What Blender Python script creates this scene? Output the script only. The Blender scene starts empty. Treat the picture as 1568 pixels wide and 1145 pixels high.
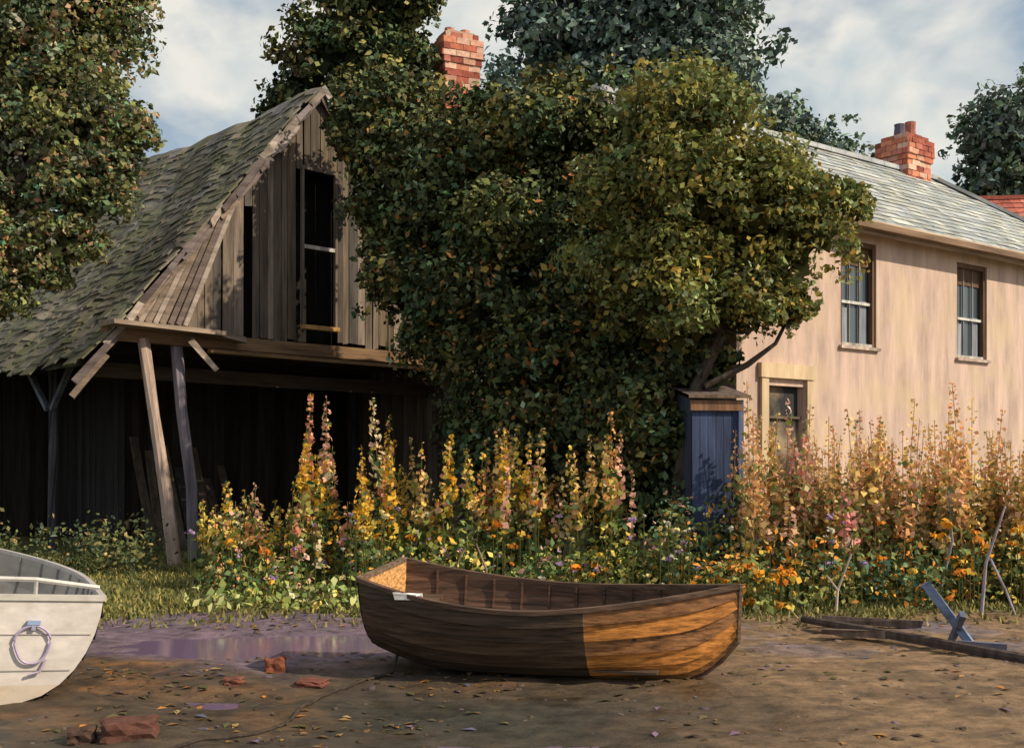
import bpy, math, random, bmesh
import numpy as np
from mathutils import Vector, Matrix
random.seed(7); rng=np.random.default_rng(11)
scene=bpy.context.scene
col=scene.collection

# ------------------------------------------------------------ helpers
def link(o,parent=None):
    col.objects.link(o)
    if parent: o.parent=parent
    return o
def empty(name,loc=(0,0,0),rz=0):
    e=bpy.data.objects.new(name,None); e.location=loc; e.rotation_euler=(0,0,rz); e.empty_display_size=.3
    return link(e)

class MB:
    def __init__(s): s.v=[];s.f=[];s.c=[];s.m=[]
    def face(s,pts,c,m=0):
        n=len(s.v); s.v+= [tuple(p) for p in pts]; s.f.append(tuple(range(n,n+len(pts)))); s.c.append(c); s.m.append(m)
    def box(s,c,size,col,R=None,m=0,jit=0):
        n=len(s.v); hx,hy,hz=[a/2 for a in size]
        for x,y,z in [(-1,-1,-1),(1,-1,-1),(1,1,-1),(-1,1,-1),(-1,-1,1),(1,-1,1),(1,1,1),(-1,1,1)]:
            p=Vector((x*hx+random.uniform(-jit,jit),y*hy+random.uniform(-jit,jit),z*hz+random.uniform(-jit,jit)))
            if R is not None: p=R@p
            s.v.append((p.x+c[0],p.y+c[1],p.z+c[2]))
        for q in [(0,3,2,1),(4,5,6,7),(0,1,5,4),(1,2,6,5),(2,3,7,6),(3,0,4,7)]:
            s.f.append(tuple(n+i for i in q)); s.c.append(col); s.m.append(m)
    def beam(s,a,b,w,h,col,m=0,jit=0):
        a=Vector(a);b=Vector(b);d=b-a;L=d.length
        R=d.to_track_quat('X','Z').to_matrix()
        s.box((a+b)/2,(L,w,h),col,R,m,jit)
    def tube(s,path,rad,col,n=7,m=0,cap=True,wob=0):
        path=[Vector(p) for p in path]; base=len(s.v)
        for i,p in enumerate(path):
            d=(path[min(i+1,len(path)-1)]-path[max(i-1,0)]).normalized()
            q=d.to_track_quat('Z','Y')
            for k in range(n):
                a=2*math.pi*k/n; r=rad[i]*(1+random.uniform(-wob,wob))
                w=q@Vector((math.cos(a)*r,math.sin(a)*r,0))+p
                s.v.append(tuple(w))
        for i in range(len(path)-1):
            for k in range(n):
                s.f.append((base+i*n+k,base+i*n+(k+1)%n,base+(i+1)*n+(k+1)%n,base+(i+1)*n+k)); s.c.append(col); s.m.append(m)
        if cap:
            s.f.append(tuple(base+k for k in range(n))[::-1]); s.c.append(col); s.m.append(m)
            e=base+(len(path)-1)*n
            s.f.append(tuple(e+k for k in range(n))); s.c.append(col); s.m.append(m)
    def obj(s,name,mats,parent=None,smooth=False):
        me=bpy.data.meshes.new(name); me.from_pydata(s.v,[],s.f)
        at=me.attributes.new('Col','FLOAT_COLOR','FACE')
        a=np.ones((len(s.f),4),dtype=np.float32); a[:,:3]=np.array(s.c,dtype=np.float32)[:,:3]
        at.data.foreach_set('color',a.ravel())
        for mm in (mats if isinstance(mats,list) else [mats]): me.materials.append(mm)
        me.polygons.foreach_set('material_index',np.array(s.m,dtype=np.int32))
        if smooth: me.polygons.foreach_set('use_smooth',np.ones(len(s.f),dtype=bool))
        me.update()
        o=bpy.data.objects.new(name,me); return link(o,parent)

def quads_obj(name,V,C,mat,parent=None):
    V=np.asarray(V,dtype=np.float32).reshape(-1,3); n=len(V)//4
    me=bpy.data.meshes.new(name)
    me.vertices.add(4*n); me.vertices.foreach_set('co',V.ravel())
    me.loops.add(4*n); me.loops.foreach_set('vertex_index',np.arange(4*n,dtype=np.int32))
    me.polygons.add(n); me.polygons.foreach_set('loop_start',np.arange(0,4*n,4,dtype=np.int32))
    me.update(calc_edges=True)
    at=me.attributes.new('Col','FLOAT_COLOR','FACE')
    a=np.ones((n,4),dtype=np.float32); a[:,:3]=np.clip(C,0.002,1)
    at.data.foreach_set('color',a.ravel())
    me.materials.append(mat)
    o=bpy.data.objects.new(name,me); return link(o,parent)

def unit(a): return a/np.maximum(np.linalg.norm(a,axis=1,keepdims=True),1e-6)
def leaves(P,size,aspect=.6,nb=None,bias=.0):
    n=len(P); N=rng.normal(size=(n,3))
    if nb is not None: N=unit(N)+nb*bias
    N=unit(N); U=unit(np.cross(N,rng.normal(size=(n,3)))); W=np.cross(N,U)
    s=np.asarray(size).reshape(-1,1)*np.ones((n,1))
    mid=U*s*.08
    return np.stack([P-U*s*.5,P+mid+W*s*aspect*.5+N*s*.08,P+U*s*.5,P+mid-W*s*aspect*.5+N*s*.08],axis=1)
def sph(n): return unit(rng.normal(size=(n,3)))
def pal(palette,n,w=None):
    p=np.array(palette); w=None if w is None else np.array(w)/sum(w)
    return p[rng.choice(len(p),n,p=w)]

def crown(clumps,palette,weights,leaf=.13,dens=1.0,sub=.34,accents=None,acc=0.0,wisp=.8):
    Q=[];C=[]
    for (cx,cy,cz,rx,ry,rz) in clumps:
        c=np.array([cx,cy,cz]); r=np.array([rx,ry,rz]); rm=r.mean()
        area=4*math.pi*rm*rm
        ns=int(max(14,area/(rm*sub)**2*0.52)); nw=int(ns*wisp)
        D=sph(ns+nw); D[:,2]=np.where(D[:,2]<-.5,-D[:,2],D[:,2])
        cen=c+D*r*np.concatenate([rng.uniform(.5,1.0,(ns,1)),rng.uniform(.98,1.28,(nw,1))])
        for k in range(ns+nw):
            w_=k>=ns
            sr=rm*sub*(rng.uniform(.2,.5) if w_ else rng.uniform(.5,1.15))
            nl=int(dens*(1.0 if w_ else 1.6)*4*math.pi*sr*sr/(leaf*leaf*.6))+2
            d=sph(nl); rad=rng.uniform(.4,1.2,(nl,1))**.7
            st=unit(rng.normal(size=(1,3)))*.5
            P=cen[k]+(d+st*(d@st.T)*2)*rad*sr*np.array([1.1,1.1,.75])
            P[:,2]-=.12*sr*np.abs(rng.normal(size=nl))
            base=pal(palette,1,weights)[0]*rng.uniform(.55,1.45)
            cc=base*rng.uniform(.65,1.4,(nl,1))*(1+rng.normal(0,.08,(nl,3)))
            mixm=rng.random(nl)<.22
            cc[mixm]=pal(palette,mixm.sum(),weights)*rng.uniform(.7,1.3,(mixm.sum(),1))
            if accents is not None:
                am=rng.random(nl)<acc*rng.choice([0,.4,2.5]); cc[am]=pal(accents,am.sum())
            Q.append(leaves(P,leaf*rng.uniform(.5,1.45,nl),aspect=.66,nb=d+np.array([0,0,.5]),bias=.9)); C.append(cc)
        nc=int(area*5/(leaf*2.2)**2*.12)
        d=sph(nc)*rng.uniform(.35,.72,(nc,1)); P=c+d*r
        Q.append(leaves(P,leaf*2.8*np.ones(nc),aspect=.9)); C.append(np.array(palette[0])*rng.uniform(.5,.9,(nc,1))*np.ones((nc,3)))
    return np.concatenate(Q),np.concatenate(C)

# ------------------------------------------------------------ materials
def nt(name):
    m=bpy.data.materials.new(name); m.use_nodes=True; t=m.node_tree
    return m,t,t.nodes,t.links,t.nodes['Principled BSDF']
def mat_attr(name,scale=(6,6,6),amt=.45,rough=.85,bump=.3,bscale=1.0,spec=.25,detail=6,tint=None,tintf=.0,wet=False):
    m,t,N,L,b=nt(name)
    a=N.new('ShaderNodeAttribute'); a.attribute_name='Col'
    tc=N.new('ShaderNodeTexCoord'); mp=N.new('ShaderNodeMapping'); mp.inputs['Scale'].default_value=scale
    L.new(tc.outputs['Object'],mp.inputs['Vector'])
    n=N.new('ShaderNodeTexNoise'); n.inputs['Scale'].default_value=1; n.inputs['Detail'].default_value=detail; n.inputs['Roughness'].default_value=.65
    L.new(mp.outputs[0],n.inputs['Vector'])
    mr=N.new('ShaderNodeMapRange'); mr.inputs['From Min'].default_value=.3; mr.inputs['From Max'].default_value=.7
    mr.inputs['To Min'].default_value=1-amt; mr.inputs['To Max'].default_value=1+amt
    L.new(n.outputs['Fac'],mr.inputs['Value'])
    mul=N.new('ShaderNodeMix'); mul.data_type='RGBA'; mul.blend_type='MULTIPLY'; mul.inputs['Factor'].default_value=1
    L.new(a.outputs['Color'],mul.inputs['A']); L.new(mr.outputs[0],mul.inputs['B'])
    out=mul.outputs['Result']
    if tint is not None:
        n2=N.new('ShaderNodeTexNoise'); n2.inputs['Scale'].default_value=1.3; n2.inputs['Detail'].default_value=7
        L.new(tc.outputs['Object'],n2.inputs['Vector'])
        r=N.new('ShaderNodeMapRange'); r.inputs['From Min'].default_value=.46; r.inputs['From Max'].default_value=.64; r.inputs['To Max'].default_value=tintf
        L.new(n2.outputs['Fac'],r.inputs['Value'])
        mx=N.new('ShaderNodeMix'); mx.data_type='RGBA'; mx.inputs['B'].default_value=(*tint,1)
        L.new(r.outputs[0],mx.inputs['Factor']); L.new(out,mx.inputs['A']); out=mx.outputs['Result']
    L.new(out,b.inputs['Base Color'])
    b.inputs['Roughness'].default_value=rough; b.inputs['Specular IOR Level'].default_value=spec
    if wet:
        n3=N.new('ShaderNodeTexNoise'); n3.inputs['Scale'].default_value=1.7; n3.inputs['Detail'].default_value=6
        L.new(tc.outputs['Object'],n3.inputs['Vector'])
        r3=N.new('ShaderNodeMapRange'); r3.inputs['From Min'].default_value=.45; r3.inputs['From Max'].default_value=.62; r3.inputs['To Min'].default_value=.9; r3.inputs['To Max'].default_value=.36
        L.new(n3.outputs['Fac'],r3.inputs['Value']); L.new(r3.outputs[0],b.inputs['Roughness'])
    if bump:
        bp=N.new('ShaderNodeBump'); bp.inputs['Strength'].default_value=bump; bp.inputs['Distance'].default_value=.03*bscale
        L.new(n.outputs['Fac'],bp.inputs['Height']); L.new(bp.outputs[0],b.inputs['Normal'])
    return m
def mat_leaf(name,trans=.28,rough=.6,spec=.15):
    m,t,N,L,b=nt(name)
    a=N.new('ShaderNodeAttribute'); a.attribute_name='Col'
    L.new(a.outputs['Color'],b.inputs['Base Color']); b.inputs['Roughness'].default_value=rough; b.inputs['Specular IOR Level'].default_value=spec
    if trans>0:
        tr=N.new('ShaderNodeBsdfTranslucent'); L.new(a.outputs['Color'],tr.inputs['Color'])
        mx=N.new('ShaderNodeMixShader'); mx.inputs[0].default_value=trans
        L.new(b.outputs[0],mx.inputs[1]); L.new(tr.outputs[0],mx.inputs[2]); L.new(mx.outputs[0],N['Material Output'].inputs['Surface'])
    return m
M_wood=mat_attr('weathered_wood',(9,9,.9),.55,.85,.5,detail=9)
M_woodx=mat_attr('weathered_wood_x',(.9,9,9),.5,.85,.5)
M_hull=mat_attr('old_boat_wood',(1.3,16,34),.8,.6,.4,.5,spec=.3,detail=9)
M_white=mat_attr('old_white_paint',(3,5,9),.2,.5,.15,.4,spec=.4,tint=(.45,.40,.38),tintf=.6)
M_bark=mat_attr('bark',(10,10,3),.5,.95,.8)
M_shing=mat_attr('mossy_shingle',(4,1.6,4),.6,.95,.7,tint=(.12,.125,.05),tintf=.5,detail=10)
M_slate=mat_attr('slate',(2.5,2.5,2.5),.28,.6,.2,spec=.4)
M_plaster=mat_attr('weathered_plaster',(3.2,3.2,.6),.34,.9,.35,.9,tint=(.56,.44,.29),tintf=.5,detail=11)
M_brick=mat_attr('brick',(9,9,9),.35,.9,.4,.5)
M_stone=mat_attr('stones',(14,14,14),.4,.9,.4,.5)
M_leaf=mat_leaf('leaf',0); M_leaft=mat_leaf('sunny_leaf',.28); M_far=mat_leaf('far_leaf',0,.9,.05); M_petal=mat_leaf('petal',.3,.7)
M_ground=mat_attr('ground_soil',(4,6,5),.65,.75,.9,1.9,detail=13,spec=.4,wet=True)
m,t,N_,L_,b_=nt('window_glass'); b_.inputs['Base Color'].default_value=(.06,.08,.10,1); b_.inputs['Roughness'].default_value=.12; b_.inputs['Specular IOR Level'].default_value=1
nn=N_.new('ShaderNodeTexNoise'); nn.inputs['Scale'].default_value=3; bb=N_.new('ShaderNodeBump'); bb.inputs['Strength'].default_value=.25
L_.new(nn.outputs['Fac'],bb.inputs['Height']); L_.new(bb.outputs[0],b_.inputs['Normal']); M_glass=m
m,t,N_,L_,b_=nt('puddle_water'); b_.inputs['Base Color'].default_value=(.16,.11,.19,1); b_.inputs['Roughness'].default_value=.10; b_.inputs['Specular IOR Level'].default_value=.9
nn=N_.new('ShaderNodeTexNoise'); nn.inputs['Scale'].default_value=9; bb=N_.new('ShaderNodeBump'); bb.inputs['Strength'].default_value=.6
L_.new(nn.outputs['Fac'],bb.inputs['Height']); L_.new(bb.outputs[0],b_.inputs['Normal']); M_water=m

# ------------------------------------------------------------ world, sun, camera
EL=37; ca=math.cos(math.radians(EL)); AZ=(.945,-.327)
SUN=Vector((ca*AZ[0],ca*AZ[1],math.sin(math.radians(EL)))).normalized()
w=bpy.data.worlds.new('World'); scene.world=w; w.use_nodes=True
N=w.node_tree.nodes; L=w.node_tree.links; bg=N['Background']
sky=N.new('ShaderNodeTexSky'); sky.sky_type='NISHITA'; sky.sun_disc=False
sky.sun_elevation=math.radians(EL); sky.sun_rotation=math.atan2(AZ[0],AZ[1]); sky.dust_density=1.5
tc=N.new('ShaderNodeTexCoord'); mp=N.new('ShaderNodeMapping'); mp.inputs['Scale'].default_value=(1.4,1.4,2.2); mp.inputs['Location'].default_value=(2.3,.7,.55)
L.new(tc.outputs['Generated'],mp.inputs['Vector'])
n1=N.new('ShaderNodeTexNoise'); n1.inputs['Scale'].default_value=4.2; n1.inputs['Detail'].default_value=9; n1.inputs['Distortion'].default_value=.35
L.new(mp.outputs[0],n1.inputs['Vector'])
r1=N.new('ShaderNodeMapRange'); r1.inputs['From Min'].default_value=.40; r1.inputs['From Max'].default_value=.55; r1.inputs['To Min'].default_value=.12; r1.inputs['To Max'].default_value=.98
L.new(n1.outputs['Fac'],r1.inputs['Value'])
n2=N.new('ShaderNodeTexNoise'); n2.inputs['Scale'].default_value=7; n2.inputs['Detail'].default_value=9; n2.inputs['Distortion'].default_value=.5
L.new(mp.outputs[0],n2.inputs['Vector'])
cr=N.new('ShaderNodeMix'); cr.data_type='RGBA'; cr.inputs['A'].default_value=(5.4,6.1,6.3,1); cr.inputs['B'].default_value=(8.1,7.9,7.2,1)
r2=N.new('ShaderNodeMapRange'); r2.inputs['From Min'].default_value=.35; r2.inputs['From Max'].default_value=.6
L.new(n2.outputs['Fac'],r2.inputs['Value']); L.new(r2.outputs[0],cr.inputs['Factor'])
skl=N.new('ShaderNodeMix'); skl.data_type='RGBA'; skl.inputs['Factor'].default_value=.35; skl.inputs['B'].default_value=(4.6,6.0,6.8,1); L.new(sky.outputs[0],skl.inputs['A'])
mx=N.new('ShaderNodeMix'); mx.data_type='RGBA'; L.new(r1.outputs[0],mx.inputs['Factor']); L.new(skl.outputs['Result'],mx.inputs['A']); L.new(cr.outputs['Result'],mx.inputs['B'])
L.new(mx.outputs['Result'],bg.inputs['Color']); bg.inputs['Strength'].default_value=.105
sl=bpy.data.lights.new('sun','SUN'); sl.energy=5.0; sl.angle=math.radians(.7); sl.color=(1,.85,.62)
so=bpy.data.objects.new('sun',sl); so.rotation_euler=(-SUN).to_track_quat('-Z','Y').to_euler(); so.location=(20,0,20); link(so)
cd=bpy.data.cameras.new('camera'); cam=bpy.data.objects.new('camera',cd); link(cam)
cam.location=(0,0,1.8); cam.rotation_euler=(math.radians(90),0,0); cd.lens=38.57; cd.shift_y=.0816; cd.clip_end=1500
scene.camera=cam
scene.view_settings.view_transform='Standard'; scene.view_settings.look='None'; scene.view_settings.exposure=0

# ------------------------------------------------------------ ground
def wob(x,y,s=1,ph=0):
    return (np.sin(x*1.3*s+ph)+np.sin(y*1.7*s+1.3+ph)+np.sin((x+y)*.9*s+2.1)+np.sin((x-1.6*y)*2.1*s+ph*2)*.6+np.sin((x*2.7+y*1.9)*s*1.6+.5)*.4)/4
def gh(x,y):
    near=np.exp(-((x)**2/900+(y-12)**2/700))
    h=(.035*wob(x,y,1.2)+.022*wob(x,y,4.1,1.7)+.013*wob(x,y,11,4)+.006*wob(x,y,27,2))*near
    return h-.085*np.exp(-(((x+3.0)/1.1)**2+((y-10.6)/.7)**2))-.07*np.exp(-(((x+1.5)/1.0)**2+((y-11.0)/.5)**2))-.07*np.exp(-(((x+.1)/.9)**2+((y-6.9)/.4)**2))-.06*np.exp(-(((x+2.3)/.6)**2+((y-8.2)/.3)**2))
def sp(a,b,n): return list(np.linspace(a,b,n,endpoint=False))
xs=np.array(sp(-400,-40,12)+sp(-40,-8,32)+sp(-8,8,320)+sp(8,40,32)+sp(40,400,13)+[400.])
ys=np.array(sp(-60,4,14)+sp(4,16,260)+sp(16,30,50)+sp(30,80,20)+sp(80,600,20)+[600.])
X,Y=np.meshgrid(xs,ys); Z=gh(X,Y)
V=np.stack([X,Y,Z],-1).reshape(-1,3)
nx,ny=len(xs),len(ys); I=np.arange(nx*ny).reshape(ny,nx)
F=np.stack([I[:-1,:-1],I[:-1,1:],I[1:,1:],I[1:,:-1]],-1).reshape(-1,4)
me=bpy.data.meshes.new('ground'); me.from_pydata(V.tolist(),[],F.tolist())
def lerp(a,b,t): return a*(1-t)+b*t
def ss(a,b,v): t=np.clip((v-a)/(b-a),0,1); return t*t*(3-2*t)
x=V[:,0];y=V[:,1]
e=lambda *c: np.array(c)[None,:]
tan=e(.20,.125,.07); brown=e(.07,.045,.028); lav=e(.14,.10,.14); grass=e(.11,.11,.035); shade=e(.028,.027,.02)
wn=wob(x,y,1.7,.4)[:,None]; wn2=wob(x,y,3.3,2.4)[:,None]; wn3=wob(x,y,6.1,1.1)[:,None]
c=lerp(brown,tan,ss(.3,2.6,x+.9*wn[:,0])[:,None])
c=lerp(c,e(.17,.08,.03),(ss(.0,.5,wn2[:,0]+.5*wn3[:,0])*.8*(1-ss(0,2,x)))[:,None])
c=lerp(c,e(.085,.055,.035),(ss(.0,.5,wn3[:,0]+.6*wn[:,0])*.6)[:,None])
c=lerp(c,e(.15,.115,.13),(ss(.1,.5,wob(x,y,2.6,5))*ss(1,3,x)*ss(9.5,10.8,y))[:,None])
lv=(ss(9.0,10.0,y+.8*wn[:,0])*(1-ss(12.3,13,y))*(1-ss(-1.0,.3,x+.6*wn2[:,0])))[:,None]; c=lerp(c,lav,lv*.85)
c=lerp(c,shade,(np.exp(-((x+.2)**2/3.4+(y-7.6)**2/1.5))*.9)[:,None])  # rowing boat's shadow painted into the ground colour
c=lerp(c,shade,(np.exp(-((x+3.6)**2/.9+(y-6.9)**2/.6))*.85)[:,None])  # white boat's shadow, likewise painted as a dark spot of ground
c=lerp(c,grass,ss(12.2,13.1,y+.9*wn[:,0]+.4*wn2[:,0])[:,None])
c=lerp(c,e(.045,.04,.03),(np.exp(-((x+4)**2/7+(y-20.5)**2/4)))[:,None])  # floor at the barn darkened, interior shade put into the colour
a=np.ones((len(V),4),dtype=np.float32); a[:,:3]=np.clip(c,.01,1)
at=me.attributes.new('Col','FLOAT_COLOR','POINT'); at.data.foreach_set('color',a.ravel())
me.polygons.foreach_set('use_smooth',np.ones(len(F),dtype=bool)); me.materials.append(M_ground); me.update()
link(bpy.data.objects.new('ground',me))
g=MB(); g.face([(-4.9,9.4,-.048),(-.2,9.4,-.048),(-.2,12.1,-.048),(-4.9,12.1,-.048)],(.1,.1,.1)); g.obj('puddle',M_water)
g=MB(); g.face([(-3.2,6.0,-.056),(1.6,6.0,-.056),(1.6,8.6,-.056),(-3.2,8.6,-.056)],(.1,.1,.1)); g.obj('puddle',M_water)

# ------------------------------------------------------------ barn
B=empty('wooden_barn',(-6.60,18.3,0),math.radians(45))
EZ=3.98; PK=8.85; HW=4.0; BL=8.0
def rake(X): return EZ+(PK-EZ)*(1-abs(X-HW)/HW)
greys=[(.11,.085,.068),(.14,.11,.087),(.08,.064,.053),(.165,.13,.105),(.12,.092,.065),(.09,.08,.075),(.19,.15,.125)]
g=MB(); X0=.35
while X0<7.75:
    wd=random.uniform(.12,.24); X1=min(X0+wd,7.8); gp=.012 if random.random()>.15 else .045
    xa,xb=X0,X1-gp; cc=random.choice(greys); k=random.uniform(.75,1.25); cc=tuple(q*k for q in cc)
    y0=-.03-random.uniform(0,.03); zb=4.02+random.uniform(-.08,.03); tl=random.uniform(-.012,.012)
    if 3.69-.12<(xa+xb)/2<4.38+.05: segs=[(7.27,None)]
    else: segs=[(zb,None)]
    if 2.42<(xa+xb)/2<2.55: segs=[(6.4,None)]
    if .95<(xa+xb)/2<1.12: segs=[(zb,4.55),(5.05,None)]
    for (z0,z1) in segs:
        ta=(rake(xa)-.05) if z1 is None else z1; tb=(rake(xb)-.05) if z1 is None else z1
        if min(ta,tb)<=z0+.02: continue
        A=[(xa+tl,y0,z0+random.uniform(-.03,.03)),(xb+tl,y0,z0),(xb,y0,tb),(xa,y0,ta)]; Bk=[(p[0],y0+.025,p[2]) for p in A]
        g.face(A,cc)
        for i in range(4):
            j=(i+1)%4; g.face([A[j],A[i],Bk[i],Bk[j]],cc)
    X0=X1
g.obj('gable_boards',M_wood,B)
g=MB()
fr=(.14,.11,.09)
g.box((3.65,-.05,5.8),(.05,.07,3.0),fr); g.box((4.42,-.05,5.8),(.05,.07,3.0),fr)
g.box((4.03,-.05,5.82),(.72,.06,.07),(.46,.42,.40)); g.box((4.03,-.04,7.32),(.85,.08,.07),fr)
g.box((4.03,-.10,4.28),(.82,.14,.08),(.40,.24,.09))
g.obj('loft_door_frame',M_wood,B)
g=MB()
br=(.17,.105,.06)
g.beam((-.25,-.06,3.86),(8.2,-.02,3.84),.2,.22,br,jit=.02)
g.beam((1.6,-.2,3.68),(8.0,-.14,3.66),.1,.07,(.22,.135,.07),jit=.015)
g.beam((-.3,-.30,4.0),(1.75,-.32,3.97),.5,.07,(.25,.19,.15),jit=.03)
g.beam((1.55,-.3,3.96),(2.2,-.28,3.9),.3,.08,(.2,.15,.12),jit=.03)
g.beam((1.15,-.38,3.82),(1.55,-.55,3.30),.07,.10,(.30,.24,.20),jit=.02)
g.beam((.0,1.2,3.35),(8,1.2,3.3),.15,.26,(.08,.058,.04))
g.beam((.1,.3,3.86),(.1,BL,3.86),.2,.22,(.06,.05,.04))
for yy in (1.5,3.5,5.5,7.5): g.beam((0,yy,3.8),(8,yy,3.8),.12,.2,(.05,.04,.03))
g.obj('beams',M_woodx,B)
g=MB()
g.tube([(.73,-.6,-.05),(.66,-.45,1.2),(.54,-.28,2.5),(.42,-.1,3.8)],[.115,.10,.09,.10],(.36,.27,.23),8,wob=.15)
g.tube([(1.28,-.25,-.05),(1.26,-.2,1.3),(1.15,-.08,2.6),(1.1,0,3.8)],[.11,.10,.10,.11],(.19,.165,.20),8,wob=.15)
for X_,Y_ in ((.15,3.0),(.15,5.8),(7.9,.1),(7.9,4)):
    g.tube([(X_,Y_,-.05),(X_+.03,Y_,2),(X_,Y_,3.85)],[.09,.09,.09],(.06,.058,.07),7,wob=.1)
g.beam((.12,3.1,2.7),(.12,4.4,3.8),.09,.09,(.13,.15,.2)); g.beam((.12,2.9,2.7),(.12,1.7,3.8),.09,.09,(.09,.10,.14))
g.beam((.12,5.9,2.7),(.12,7.0,3.8),.1,.1,(.10,.10,.13))
g.obj('posts',M_wood,B)
g=MB()
def boardwall(p0,p1,z0,z1,base,wmin=.15,wmax=.28):
    p0=Vector(p0);p1=Vector(p1);L_=(p1-p0).length;d=(p1-p0)/L_;u=0;nrm=Vector((d.y,-d.x,0))
    while u<L_:
        wd=random.uniform(wmin,wmax);k=random.uniform(.6,1.35)
        c_=p0+d*(u+wd/2)+nrm*random.uniform(0,.02)
        R=Matrix.Rotation(math.atan2(d.y,d.x),3,'Z')
        g.box((c_.x,c_.y,(z0+z1)/2),(wd-.008,.03,z1-z0),tuple(q*k for q in base),R)
        u+=wd
dk=(.04,.033,.028)  # interior boards coloured darker to add to the barn's shade
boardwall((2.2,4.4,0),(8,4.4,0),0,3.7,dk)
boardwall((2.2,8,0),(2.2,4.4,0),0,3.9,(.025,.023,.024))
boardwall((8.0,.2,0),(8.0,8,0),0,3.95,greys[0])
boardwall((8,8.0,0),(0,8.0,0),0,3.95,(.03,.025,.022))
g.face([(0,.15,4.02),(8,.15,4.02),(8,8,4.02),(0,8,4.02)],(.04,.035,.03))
g.face([(.3,.5,4.03),(7.7,.5,4.03),(4,.5,8.6)],(.012,.011,.010))  # near-black sheet standing in for the shade behind the loft openings
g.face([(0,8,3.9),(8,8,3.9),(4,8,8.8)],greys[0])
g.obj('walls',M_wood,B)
g=MB()
for k in range(7): 
    xx=1.9+k*.33; g.beam((xx,2.6+random.uniform(-.2,.2),0),(xx+.15,3.6,random.uniform(1.3,2.3)),.16,.03,random.choice([(.09,.07,.055),(.12,.09,.065),(.06,.055,.06)]))
g.tube([(3.4,1.8,0),(3.4,1.8,.25),(3.4,1.8,.55),(3.4,1.8,.85)],[.26,.32,.32,.27],(.09,.06,.04),14)
g.obj('stored_boards_and_barrel',M_wood,B)
# roof
g=MB(); SL=math.hypot(HW,PK-EZ); sx=HW/SL; sz=(PK-EZ)/SL
def sag(Yv,f): return -.24*math.sin(math.pi*min(max(Yv/BL,0),1))*(.5+.5*math.sin(math.pi*f))
OV=.75
mos=[(.14,.125,.085),(.16,.14,.11),(.145,.13,.115),(.19,.165,.13),(.125,.125,.08),(.16,.15,.15),(.21,.18,.14),(.135,.135,.09)]
for side in (-1,1):
    n_r=30
    for r in range(n_r):
        f0=r/n_r; f1=(r+1.5)/n_r
        Yc=-.2+random.uniform(-.06,.06)
        while Yc<BL+.3:
            wd=random.uniform(.09,.5); k=random.uniform(.82,1.15)
            k*=1+.3*math.sin(Yc*1.1+r*.35)*math.sin(Yc*.6-r*.2+1)
            cc=tuple(q*k for q in random.choice(mos))
            s0=f0*(SL+OV); s1=f1*(SL+OV)+random.uniform(-.16,.12)
            def pt(s,Yv,h):
                fl=.10*max(0,(s-SL*.7)/SL)*2.0; rp_=.03*math.sin(Yv*2.3+s*1.7)+.02*math.sin(Yv*5+s*3)
                return (HW+side*(s*sx+sz*h+fl*.5),Yv,PK-s*sz+sx*h+sag(Yv,min(s/SL,1))+fl*.55+rp_)
            h0=.07; h1=.085+random.uniform(0,.015); Yb=Yc+wd-.003
            a_=[pt(s0,Yc,h0),pt(s0,Yb,h0),pt(s1+random.uniform(-.05,.05),Yb+random.uniform(-.02,.02),h1+random.uniform(-.006,.006)),pt(s1,Yc,h1)]
            b_=[pt(s0,Yc,h0-.03),pt(s0,Yb,h0-.03),pt(s1,Yb,h1-.03),pt(s1,Yc,h1-.03)]
            if side<0: a_=a_[::-1]; b_=b_[::-1]
            g.face(a_[::-1],cc)
            for i in range(4): g.face([a_[i],a_[(i+1)%4],b_[(i+1)%4],b_[i]],cc)
            Yc+=wd
    q=[(HW,-.12,PK-.2),(HW,BL+.2,PK-.2),(HW+side*(SL+OV)*sx,BL+.2,PK-(SL+OV)*sz-.08),(HW+side*(SL+OV)*sx,-.12,PK-(SL+OV)*sz-.08)]
    g.face(q,(.05,.042,.035))
g.obj('roof_shingles',M_shing,B)
g=MB()
for side in (-1,1):
    s=0
    while s<SL+.5:
        L_=random.uniform(.35,.9); 
        for off,cc,yy,ww in ((.0,(.30,.25,.22),-.24,.11),(-.15,(.20,.15,.12),-.18,.09)):
            k=random.uniform(.6,1.3); c2=tuple(q*k for q in random.choice([cc,cc,(.38,.32,.31),(.14,.11,.11),(.24,.2,.21)]))
            p=Vector((HW+side*(s*sx),yy+random.uniform(-.03,.03),PK-s*sz+off+random.uniform(-.05,.05))); q_=Vector((HW+side*((s+L_)*sx),yy+random.uniform(-.04,.04),PK-(s+L_)*sz+off+random.uniform(-.06,.06)))
            g.beam(p,q_,.04,ww*random.uniform(.6,1.2),c2,jit=.028)
        s+=L_*.93
for i in range(9):
    a0=Vector((.1+.13*i,-.1-.012*i,4.08)); a1=Vector((.35+.22*i,-.1-.012*i,min(4.3+.26*i,rake(.35+.22*i)-.12)))
    g.beam(a0,a1,.03,.09,random.choice([(.3,.25,.22),(.2,.15,.12),(.34,.28,.24),(.13,.1,.09)]),jit=.015)
g.obj('barge_boards',M_woodx,B)

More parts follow.
